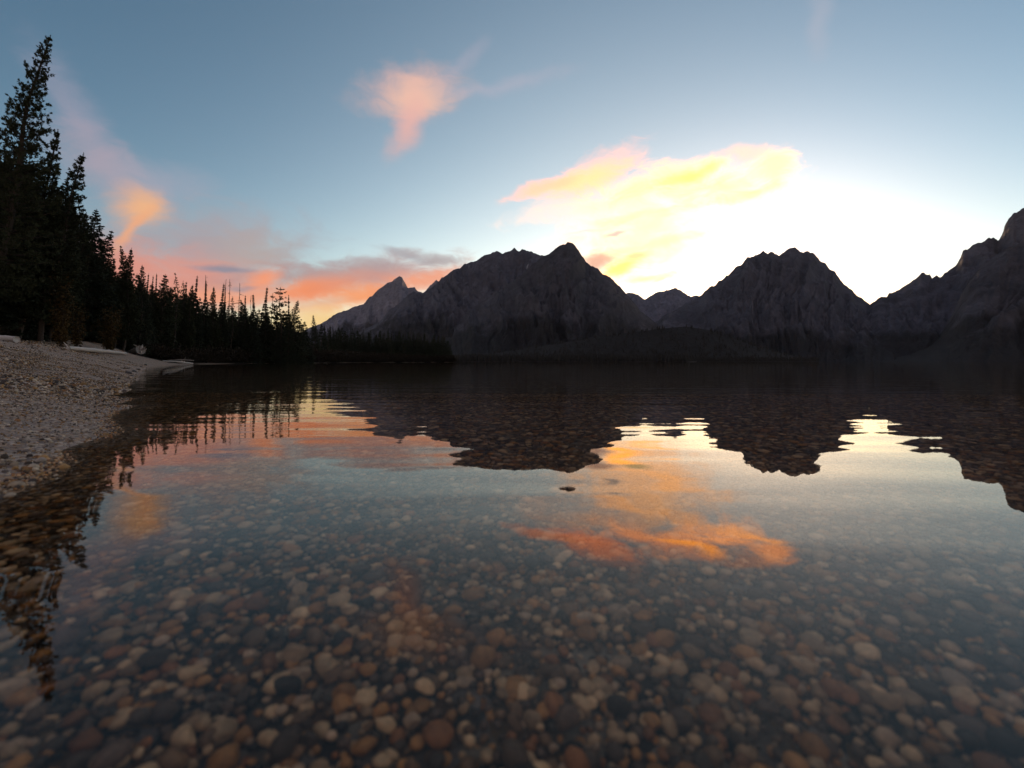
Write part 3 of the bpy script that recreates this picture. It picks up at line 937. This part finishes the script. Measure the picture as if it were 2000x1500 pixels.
def tree(kind, px, py, y, width, label, group=None, name=None, lean=None, cat='tree', zb=None):
    """stand a tree at distance y whose tip shows at (px,py); width = crown width in photo pixels"""
    ln = lean_of(px) if lean is None else math.radians(lean)
    tip = at(px, py, y)
    bx = tip.x
    for _ in range(3):
        z0 = float(ground(bx, y)) if zb is None else zb
        h = tip.z - z0
        bx = tip.x - math.tan(ln) * h
    L = h / math.cos(ln)
    if kind == 'snag':
        ms = SNAGS[rt.randrange(3)]; H0, R0 = 14.0, 1.0
    else:
        ms = LIB[kind][rt.randrange(len(LIB[kind]))]; H0, R0 = LIBH[kind], LIBR[kind]
    root = obj(name or {'snag': 'dead_tree', 'pine': 'pine_tree', 'big': 'pine_tree', 'loose': 'pine_tree', 'thin': 'pine_tree', 'tuft': 'pine_tree'}.get(kind, 'fir_tree'), None)
    root.location = (bx, y, z0 - .05)
    root.rotation_euler = (rt.uniform(-.012, .012), ln, 0)
    s = L / H0
    rw = (width / F * y / 2) / R0 if width else s * rt.uniform(.8, 1.15)
    for nm, me in zip(('trunk', 'branches') if kind == 'snag' else ('trunk', 'limbs', 'crown'), ms):
        o = obj(nm, me, root)
        o.scale = (rw if nm != 'trunk' else s, rw if nm != 'trunk' else s, s)
        o.rotation_euler = (0, 0, 0)
    turn = rt.uniform(0, 6.28)
    for o in root.children:
        o.rotation_euler = (0, 0, turn)
        if o.name.split('.')[0] in ('limbs', 'branches'): o['kind'] = 'stuff'
    tag(root, label, cat, group)
    return root

G1 = 'conifers along the left shore'
HERO = [
    ('big', 95, 68, 26, 118, 'tallest pine in the picture, leaning over the beach at the left edge'),
    ('dense', 30, 262, 27, 120, 'dense dark fir at the foot of the tallest pine, at the left edge'),
    ('pine', 117, 254, 29, 62, 'loose thin-crowned pine standing just right of the tallest pine'),
    ('pine', 147, 293, 29, 74, 'dense pine with a blunt top, right of the loose thin-crowned pine'),
    ('dense', 190, 407, 43, 88, 'conical fir with a sharp tip and sky on both sides of it'),
    ('pine', 213, 451, 45, 62, 'ragged pine touching the right side of the conical fir'),
    ('pine', 247, 482, 48, 36, 'left one of two slim pines under the glowing orange cloud column'),
    ('pine', 263, 486, 48, 36, 'right one of two slim pines under the glowing orange cloud column'),
    ('fir', 282, 518, 52, 40, 'short fir stepping down right of the two slim pines'),
    ('spire', 291, 534, 66, 20, 'slim spire fir, first of three close together after the short fir'),
    ('spire', 299, 537, 68, 18, 'slim spire fir, middle one of three close together'),
    ('spire', 306, 533, 66, 18, 'slim spire fir, last of three close together before the broad pine'),
    ('pine', 321, 535, 66, 46, 'broad bushy pine rising over the root of the driftwood point'),
    ('thin', 344, 533, 72, 16, 'thin pine with a small tuft of crown on a bare stem'),
    ('thin', 354, 548, 75, 16, 'small thin pine right beside the tufted thin pine'),
    ('fir', 363, 551, 75, 26, 'small open fir over the tip of the driftwood point'),
    ('pine', 372, 555, 75, 26, 'low pine left of the tall pointed fir'),
    ('spire', 387, 539, 80, 28, 'tall pointed fir with uneven sides standing left of the forked pair'),
    ('spire', 402, 548, 84, 26, 'spire fir beside a leaning dead stem'),
    ('snag', 405, 537, 82, 14, 'dead bare stem leaning against the spire fir'),
    ('pine', 421, 560, 86, 24, 'short pine between two groups of spires'),
    ('spire', 435, 553, 88, 30, 'broad dark spire fir, taller of a close pair'),
    ('spire', 441, 559, 89, 14, 'slender spire fir, smaller of a close pair'),
    ('snag', 438, 544, 92, 8, 'bare dead tip showing over the close pair of spires'),
    ('snag', 449, 544, 90, 14, 'straight dead trunk with short stubs, right of the close pair'),
    ('thin', 458, 579, 90, 16, 'low thin pine between two dead trees'),
    ('snag', 467, 552, 90, 38, 'dead tree with long bare drooping branches'),
    ('spire', 479, 577, 92, 24, 'low spire fir right of the dead tree with drooping branches'),
    ('snag', 490, 577, 93, 8, 'thin dead pole left of the flat-shouldered spire fir'),
    ('spire', 495, 574, 93, 32, 'flat-shouldered spire fir with a short needle tip'),
    ('spire', 521, 560, 98, 34, 'spire fir with a very long thin leader'),
    ('snag', 531, 571, 98, 8, 'thin dead pole right of the long-leader spire'),
    ('tuft', 550, 560, 100, 26, 'tall pine with a bare stem and a flat tuft of crown at the top'),
    ('spire', 564, 576, 100, 20, 'narrow fir between the tufted pine and the broad fir'),
    ('fir', 576, 586, 102, 40, 'broad fir with sloping right side, last tall tree of the row'),
    ('fir', 540, 606, 99, 26, 'low fir at the foot of the tufted pine'),
    ('small', 595, 628, 125, 26, 'small rounded fir in the dip after the last tall tree'),
    ('fir', 614, 615, 140, 22, 'small pointed fir standing alone against the yellow sky'),
    ('small', 627, 632, 160, 20, 'small fir just right of the lone pointed fir'),
]
for kind, px, py, y, w_, lab in HERO:
    if kind == 'snag': y += 9
    tree(kind, px, py, y, w_ * (1.0 if kind == 'snag' else 1.35), lab, G1)

# fillers that close the wood below that skyline
SKYLINE = np.array([(-200, 240), (0, 290), (60, 330), (120, 360), (160, 400), (185, 470), (215, 500), (240, 530), (285, 556), (330, 566), (420, 592), (500, 606), (560, 616), (600, 640), (640, 652)], float)
ANCHOR = [(-45, 'cut-off left edge'), (0, 'dense fir at the left edge'), (70, 'tallest leaning pine'), (117, 'loose thin-crowned pine'), (147, 'blunt-topped pine'), (190, 'sharp conical fir'), (213, 'ragged pine'), (255, 'two slim pines'),
          (282, 'short stepping fir'), (299, 'three close spires'), (321, 'broad bushy pine'), (344, 'tufted thin pine'), (372, 'low pine'), (387, 'tall pointed fir'), (405, 'leaning dead stem'),
          (421, 'short pine between spires'), (438, 'close pair of spires'), (449, 'straight dead trunk'), (467, 'drooping dead tree'), (495, 'flat-shouldered spire'), (521, 'long-leader spire'), (550, 'flat-tufted pine'), (578, 'broad last fir'), (597, 'small rounded fir')]
cnt = 0
for px in np.concatenate([np.arange(-60, 240, 13), np.arange(240, 600, 8.0)]):
    for row in range(3):
        p = px + rt.uniform(-6, 6)
        sky_y = np.interp(p, SKYLINE[:, 0], SKYLINE[:, 1])
        y = float(np.interp(p, [-60, 150, 250, 300, 400, 600], [27, 31, 46, 64, 84, 118])) + rt.uniform(1, 9) + row * 5 + (7 if 165 < p < 262 else 0)
        py = sky_y + rt.uniform(-8, 26) + row * rt.uniform(-6, 20)
        k = rt.choice(['dense', 'dense', 'fir', 'pine', 'spire']) if p < 330 else rt.choice(['spire', 'fir', 'small', 'small', 'pine'])
        wd = float(np.interp(p, [0, 250, 400, 600], [92, 52, 34, 30])) * rt.uniform(1.0, 1.45)
        nm = min(ANCHOR, key=lambda q: abs(q[0] - p))[1]
        tree(k, p, py, y, wd, 'dark %s, %s row of shaded wood under the %s' % ('pine' if k == 'pine' else 'fir', ('front', 'second', 'back')[row], nm), 'closed wood on the left bank'); cnt += 1
# low trees on the point
def POINTL(p, top):
    z = [(660, 'just right of the lone pointed fir'), (700, 'under the left foot of the far peak'), (740, 'below the left slope of the far peak'), (790, 'below the summit of the far peak'),
         (840, 'below the notch beside the broad massif'), (868, 'near the tip of the wooded point'), (2000, 'at the very tip of the wooded point')]
    w = next(b for a, b in z if p < a)
    return ('taller' if top < 646 else 'small' if top < 654 else 'tiny') + (' slim' if WD < 15.6 else ' broad' if WD > 18.4 else '') + ' dark conifer in the low treeline ' + w
for px in np.arange(632, 884, 3.2):
    p = px + rt.uniform(-2.5, 2.5)
    top_ = float(np.interp(p, [630, 700, 780, 840, 870, 890], [638, 644, 648, 652, 660, 690])) + abs(rt.gauss(0, 9)) - 3
    y = float(np.interp(p, [630, 700, 800, 885], [168, 205, 250, 280])) + rt.uniform(2, 22)
    WD = rt.uniform(13, 21)
    tree(rt.choice(['small', 'small', 'spire']), p, top_, y, WD, POINTL(p, top_), 'low treeline on the point')

# autumn shrubs in front of the wood
def shrub(name, px, py_top, py_bot, y, wpx, label, seed, dens=1.0):
    rg = np.random.default_rng(seed)
    x = (px - 1000) / F * y
    zb = float(ground(x, y))
    h = (EYE + (HZ - py_top) / F * y) - zb
    w_ = wpx / F * y / 2
    st, lf = Acc(), Acc()
    P = []
    for i in range(22):
        a = rg.uniform(0, 6.28); rr_ = w_ * rg.uniform(.2, 1.05)
        q = np.linspace(0, 1, 6)
        p = np.stack([math.cos(a) * rr_ * q ** 1.4, math.sin(a) * rr_ * q ** 1.4, h * rg.uniform(.4, 1.0) * q], 1) + rg.normal(0, .03, (6, 3))
        p[0, 2] = 0
        st.tube(p, .016 * (1 - .85 * q), 5)
        n = int(48 * dens)
        f = rg.uniform(.10, 1, n)
        P.append(np.stack([np.interp(f, q, p[:, k]) for k in range(3)], 1) + rg.normal(0, .13, (n, 3)) * np.array([1.1, 1.1, 1.4]))
    P = np.concatenate(P)
    V, Q = blades(rg, P, rg.normal(0, 1, P.shape) + [0, 0, .3], np.full(len(P), .13), np.full(len(P), .085), 3, .8)
    lf.add(V, Q)
    root = obj(name, None, loc=(x, y, zb - .03))
    obj('stem', st.mesh('stem', M['bark'], True), root)
    obj('foliage', lf.mesh('foliage', M['autumn']), root)
    tag(root, label, 'shrub', 'autumn shrubs in front of the wood')
shrub('autumn_shrub', 120, 528, 660, 29.0, 34, 'faded yellow shrub highest up, in front of the pine with a blunt top', 1, .8)
shrub('autumn_shrub', 150, 588, 680, 33.5, 28, 'dull brownish shrub between two yellower shrubs', 2, .45)
shrub('autumn_shrub', 212, 592, 685, 38.5, 42, 'golden brown shrub, the brightest, right above the white log', 3, 1.0)

# undergrowth on the bank
rg = np.random.default_rng(99)
acc = Acc()
pp = []
for (x0, y0), (x1, y1) in zip(SP[14:30], SP[15:31]):
    L = math.hypot(x1 - x0, y1 - y0)
    n = int(L * (34 if y0 > 60 else 95))
    u = rg.uniform(0, 1, n)
    nx, ny = -(y1 - y0) / L, (x1 - x0) / L
    lo = np.where(y0 > 60, .6, np.where(y0 > 50, 1.8, np.where(y0 > 24, 5.7, 6.6)))
    o_ = lo + rg.gamma(1.6, 1.3, n)
    pp.append(np.stack([x0 + (x1 - x0) * u + nx * o_, y0 + (y1 - y0) * u + ny * o_], 1))
pp = np.concatenate(pp)
zz_ = ground(pp[:, 0], pp[:, 1])
P = np.repeat(np.stack([pp[:, 0], pp[:, 1], zz_], 1), 9, 0)
dd = rg.normal(0, 1, P.shape); dd[:, 2] = np.abs(dd[:, 2]) + .5
P = P + dd * np.array([.30, .30, .34]) * np.clip(P[:, 1:2] / 40, .8, 3)
sc2 = np.clip(P[:, 1] / 45, .6, 3.2)
V, Q = blades(rg, P, dd, .26 * sc2, .10 * sc2, 2, .6)
acc.add(V, Q)
u_ = obj('undergrowth', acc.mesh('undergrowth', M['undergrowth']))
tag(u_, 'dark low brush at the foot of the wood along the shore', kind='stuff')

# far wooded shore: one mass
rg = np.random.default_rng(5)
n = 5200
fpx = rg.uniform(840, 1640, n)
fy = 1040 + rg.gamma(1.2, 90, n)
hx = np.array([v.co[:] for v in HILL.data.vertices])
strip = rg.uniform(0, 1, n) < .45
fpx = np.where(strip, rg.uniform(700, 1345, n), fpx)
fy = np.where(strip, rg.uniform(985, 1060, n), np.clip(fy, 1085, 1345))
fx = (fpx - 1000) / F * fy
# height of the hill below each tree
cols_, rows_ = 240, 60
HV = hx.reshape(cols_, -1, 3)
ci = np.clip(((fpx - 860) / (1600 - 860) * (cols_ - 1)).round().astype(int), 0, cols_ - 1)
gz = np.zeros(n)
for i in range(n):
    c = HV[ci[i]]
    gz[i] = np.interp(fy[i], c[:, 1], c[:, 2])
gz = np.where(strip, .5, np.maximum(gz, .5))
inhill = (fpx > 862) & (fpx < 1598) | strip
fx, fy, gz, strip = fx[inhill], fy[inhill], gz[inhill], strip[inhill]
n = len(fx)
hh = np.where(strip, rg.uniform(9, 19, n), rg.uniform(7, 13, n))
a = np.arange(6) / 6 * 2 * np.pi
lev = [(.04, .22), (.34, .13), (.30, .19), (.62, .09), (.58, .13), (1.0, .004)]
vv = []
for (zr, rr_) in lev:
    jit = rg.uniform(.6, 1.35, (n, 6))
    vv.append(np.stack([fx[:, None] + np.cos(a) * rr_ * hh[:, None] * jit, fy[:, None] + np.sin(a) * rr_ * hh[:, None] * jit, np.repeat((gz + zr * hh)[:, None], 6, 1) + rg.normal(0, .2, (n, 6))], -1))
V = np.stack(vv, 1).reshape(-1, 3)
loc = np.arange(36).reshape(6, 6)
q = np.stack([loc[:-1], np.roll(loc[:-1], -1, 1), np.roll(loc[1:], -1, 1), loc[1:]], -1).reshape(-1, 4)
fo = obj('far_forest', mesh('far_forest', V, (q[None] + np.arange(n)[:, None, None] * 36).reshape(-1, 4), M['farwood']))
tag(fo, 'far dark wood along the opposite shore and up its low hill', kind='stuff')
# the strip of low land the front row stands on
sx = np.linspace(700, 1360, 90); sv = []
for r_, (yy, z_) in enumerate(((975, -4), (982, .35), (1062, 1.0), (1085, 1.2))):
    wob = (vnoise(sx / 30, sx * 0 + r_, 6) - .5) * 14
    sv.append(np.stack([(sx - 1000) / F * (yy + wob), yy + wob, np.full(90, z_)], 1))
tag(obj('far_bank', mesh('far_bank', np.stack(sv, 1).reshape(-1, 3), grid_faces(90, 4), M['litter'], True)), kind='structure')

# ---------------------------------------------------------------- driftwood
def log_parts(root, pts, rad, mat, seed, stubs=0, stub_len=.4, n=9, name='trunk'):
    rg = np.random.default_rng(seed)
    pts = np.asarray([tuple(p) for p in pts], float)
    k = np.linspace(0, 1, 14)
    s = np.linspace(0, 1, len(pts))
    P = np.stack([np.interp(k, s, pts[:, i]) for i in range(3)], 1) + rg.normal(0, .05 * max(rad), (14, 3))
    rad_ = np.interp(k, np.linspace(0, 1, len(rad)), rad) * rg.uniform(.9, 1.1, 14)
    A = Acc(); A.tube(P, rad_, n)
    o = obj(name, A.mesh(name, M[mat], True), root)
    for i in range(stubs):
        f = rg.uniform(.1, .95)
        b = np.array([np.interp(f, k, P[:, j]) for j in range(3)])
        d = rg.normal(0, 1, 3); d[2] = abs(d[2]) + .4; d /= np.linalg.norm(d)
        q = np.linspace(0, 1, 4)
        L = stub_len * rg.uniform(.4, 1.1)
        p = b + np.outer(q * L, d) + rg.normal(0, .03, (4, 3)) * L
        B = Acc(); B.tube(p, max(rad) * .28 * (1 - .75 * q) + .004, 5)
        obj('branch_stub', B.mesh('branch_stub', M[mat], True), root)
    return o

def rel(root, ps):
    return [p - root.location for p in ps]

# pale thick log at the left edge
r1 = obj('driftwood_log', None); h0 = hit(12, 666); r1.location = h0
a_ = h0 + Vector((-1.6, .15, .14)); b_ = h0 + Vector((.42, .0, .06))
log_parts(r1, rel(r1, [a_, (a_ + b_) / 2 + Vector((0, 0, .02)), b_]), [.14, .13, .12], 'drift', 1, 0)
tag(r1, 'thick pale log end lying at the top of the beach, left edge', 'log', 'driftwood on the beach')
# long white log
r2 = obj('driftwood_log', None); pa, pb = hit(133, 684), hit(246, 692.5)
r2.location = pa
mid_ = (pa + pb) / 2
log_parts(r2, rel(r2, [pa + Vector((0, 0, .13)), mid_ + Vector((0, 0, .14)), pb + Vector((0, 0, .11))]), [.10, .15, .12, .09], 'drift', 2, 5, .35)
B = Acc(); q = np.linspace(0, 1, 5)
B.tube(np.array([0, 0, .12]) + np.stack([-.16 * q - .1 * q * q, 0 * q, .34 * q], 1), .05 * (1 - .8 * q), 6)
o = obj('branch_stub', B.mesh('branch_stub', M['drift'], True), r2)
tag(r2, 'long white driftwood log lying along the foot of the wood', 'log', 'driftwood on the beach')
# upturned root wad
r3 = obj('root_stump', None); pr = hit(272, 694.5); r3.location = pr
sz_ = pr.y / F
log_parts(r3, rel(r3, [pr + Vector((-34 * sz_, .6, 5 * sz_)), pr + Vector((-14 * sz_, .2, 9 * sz_)), pr + Vector((3 * sz_, 0, 11 * sz_))]), [3.0 * sz_, 5 * sz_, 8.5 * sz_], 'driftdark', 7, 0, name='trunk')
rg = np.random.default_rng(12)
for (dx, dz, L, th) in ((-9, 20, 20, 2.4), (7, 21, 22, 2.6), (2, 14, 14, 3.2), (11, 12, 13, 2.2), (13, -1, 12, 2.4), (9, -8, 11, 2.4), (-4, -8, 9, 2.8), (14, 5, 11, 1.8), (-10, 9, 12, 2.0)):
    q = np.linspace(0, 1, 6)
    st_ = np.array([2 * sz_, 0, 10 * sz_])
    en = np.array([dx * sz_, rg.normal(-.05, .12), (9 + dz * .62) * sz_])
    p = st_ + np.outer(q, en - st_) + np.stack([rg.normal(0, .9, 6), rg.normal(0, .6, 6), rg.normal(0, .9, 6)], 1) * sz_ * q[:, None]
    if dx in (13, 14): p[:, 2] += np.array([0, 0, .3, .9, 2.0, 4.5]) * sz_
    B = Acc(); B.tube(p, th * sz_ * (1 - .72 * q), 6)
    obj('root', B.mesh('root', M['drift' if dx in (13, 9, 7) else 'driftdark'], True), r3)
tag(r3, 'weathered grey root wad with upright roots at the end of the beach', 'stump', 'driftwood on the beach')
# log on the point
r4 = obj('driftwood_log', None); pc = at(376, 699, 57); pc.z = max(float(ground(pc.x, pc.y)), .0) + .12
pd_ = at(318, 698, 52); pd_.z = float(ground(pd_.x, pd_.y)) + .2
r4.location = pd_
log_parts(r4, rel(r4, [pd_, (pc + pd_) / 2 + Vector((0, 0, .12)), pc]), [.05, .07, .12], 'drift', 4, 3, .4)
tag(r4, 'slim log on the point with its bright cut end over the water', 'log', 'driftwood on the beach')
r5 = obj('driftwood_log', None); pe = at(352, 695, 59); pe.z = float(ground(pe.x, pe.y)) + .25
r5.location = pe
log_parts(r5, [(-2.0, -.5, .15), (0, 0, .22), (1.5, .4, .1)], [.05, .08, .07], 'driftdark', 5, 3, .5)
tag(r5, 'thin grey log lying behind the slim log on the point', 'log', 'driftwood on the beach')
# far driftwood at the foot of the trees
r6 = obj('driftwood_log', None); pf = at(622, 697, 150); sdx = float(ground(pf.x, pf.y)); pf.z = max(sdx, 0) + .5
r6.location = pf
log_parts(r6, [(-2.6, 0, .05), (0, 0, .45), (2.6, 0, .15)], [.16, .28, .22], 'drift', 6, 3, 1.2)
tag(r6, 'far pale log at the water under the lone pointed fir', 'log', 'driftwood on the beach')
r7 = obj('brush_pile', None); pg = at(640, 697, 150); pg.z = max(float(ground(pg.x, pg.y)), 0) + .2
r7.location = pg
rg = np.random.default_rng(4)
for i in range(9):
    a0_ = rg.normal(0, .9, 3); a0_[2] = abs(a0_[2]) * .4; d = rg.normal(0, 1, 3); d[2] = abs(d[2]) * .8
    B = Acc(); q = np.linspace(0, 1, 5)
    B.tube(a0_ + np.outer(q * 2.0, d / np.linalg.norm(d)) + rg.normal(0, .06, (5, 3)), .10 * (1 - .7 * q), 5)
    obj('branch', B.mesh('branch', M['driftdark'], True), r7)
tag(r7, 'heap of dead branches beside the far pale log', 'brush', 'driftwood on the beach')

# dark rocks at the water's edge
ROCKL = ['largest dark rock of the cluster at the water edge of the beach', 'second largest dark rock, just beyond the largest one at the water edge', 'dark rock in the middle of the cluster at the water edge',
         'small dark rock nearest the viewer in the cluster at the water edge', 'dark rock near the far end of the cluster at the water edge', 'small dark rock on the dry side of the largest one',
         'last dark rock of the cluster, farthest along the water edge', 'small dark rock touching the water side of the largest one']
for i, (px, py, s_) in enumerate([(252, 730, 8), (262, 726, 6), (270, 722, 5), (258, 735, 5), (276, 718, 5), (247, 727, 4), (284, 714, 5), (266, 730, 4)]):
    p = hit(px, py)
    if p.z < -.2: p.z = -.02
    me = mesh('rock', *stone_shape(2, 300 + i), M['rock'], True)
    o = obj('rock', me)
    s_ = s_ / F * p.y * .62
    o.location = p + Vector((0, 0, s_ * .25)); o.scale = (s_ * 1.25, s_, s_ * .9)
    o.rotation_euler = (rr.gauss(0, .2), rr.gauss(0, .2), rr.uniform(0, 6))
    tag(o, ROCKL[i], "rock", "dark rocks at the water edge")
# twig washed up among them
r8 = obj('driftwood_branch', None); ph = hit(246, 722); r8.location = ph
log_parts(r8, [(-.16, 0, .05), (0, -.02, .03), (.18, -.03, .06)], [.008, .013, .016], 'bark', 8, 3, .12, 6)
tag(r8, 'short dark branch washed up beside the dark rocks', 'branch', 'driftwood on the beach')

m, t, out = newmat('thin_evening_haze')
pv = t.new('ShaderNodeVolumePrincipled')
pv.inputs['Color'].default_value = (.78, .84, 1.0, 1)
pv.inputs['Density'].default_value = 1.2e-5
pv.inputs['Anisotropy'].default_value = 0.0
t.nt.links.new(pv.outputs[0], out.inputs['Volume'])
bx = np.array([(x, y, z) for x in (-9600, 12600) for y in (-120, 16600) for z in (-60, 1320)], float)
hz_ = obj('haze', mesh('haze', bx, np.array([[0, 1, 3, 2], [4, 6, 7, 5], [0, 4, 5, 1], [2, 3, 7, 6], [0, 2, 6, 4], [1, 5, 7, 3]]), m))
tag(hz_, 'thin evening haze over the lake', kind='stuff')
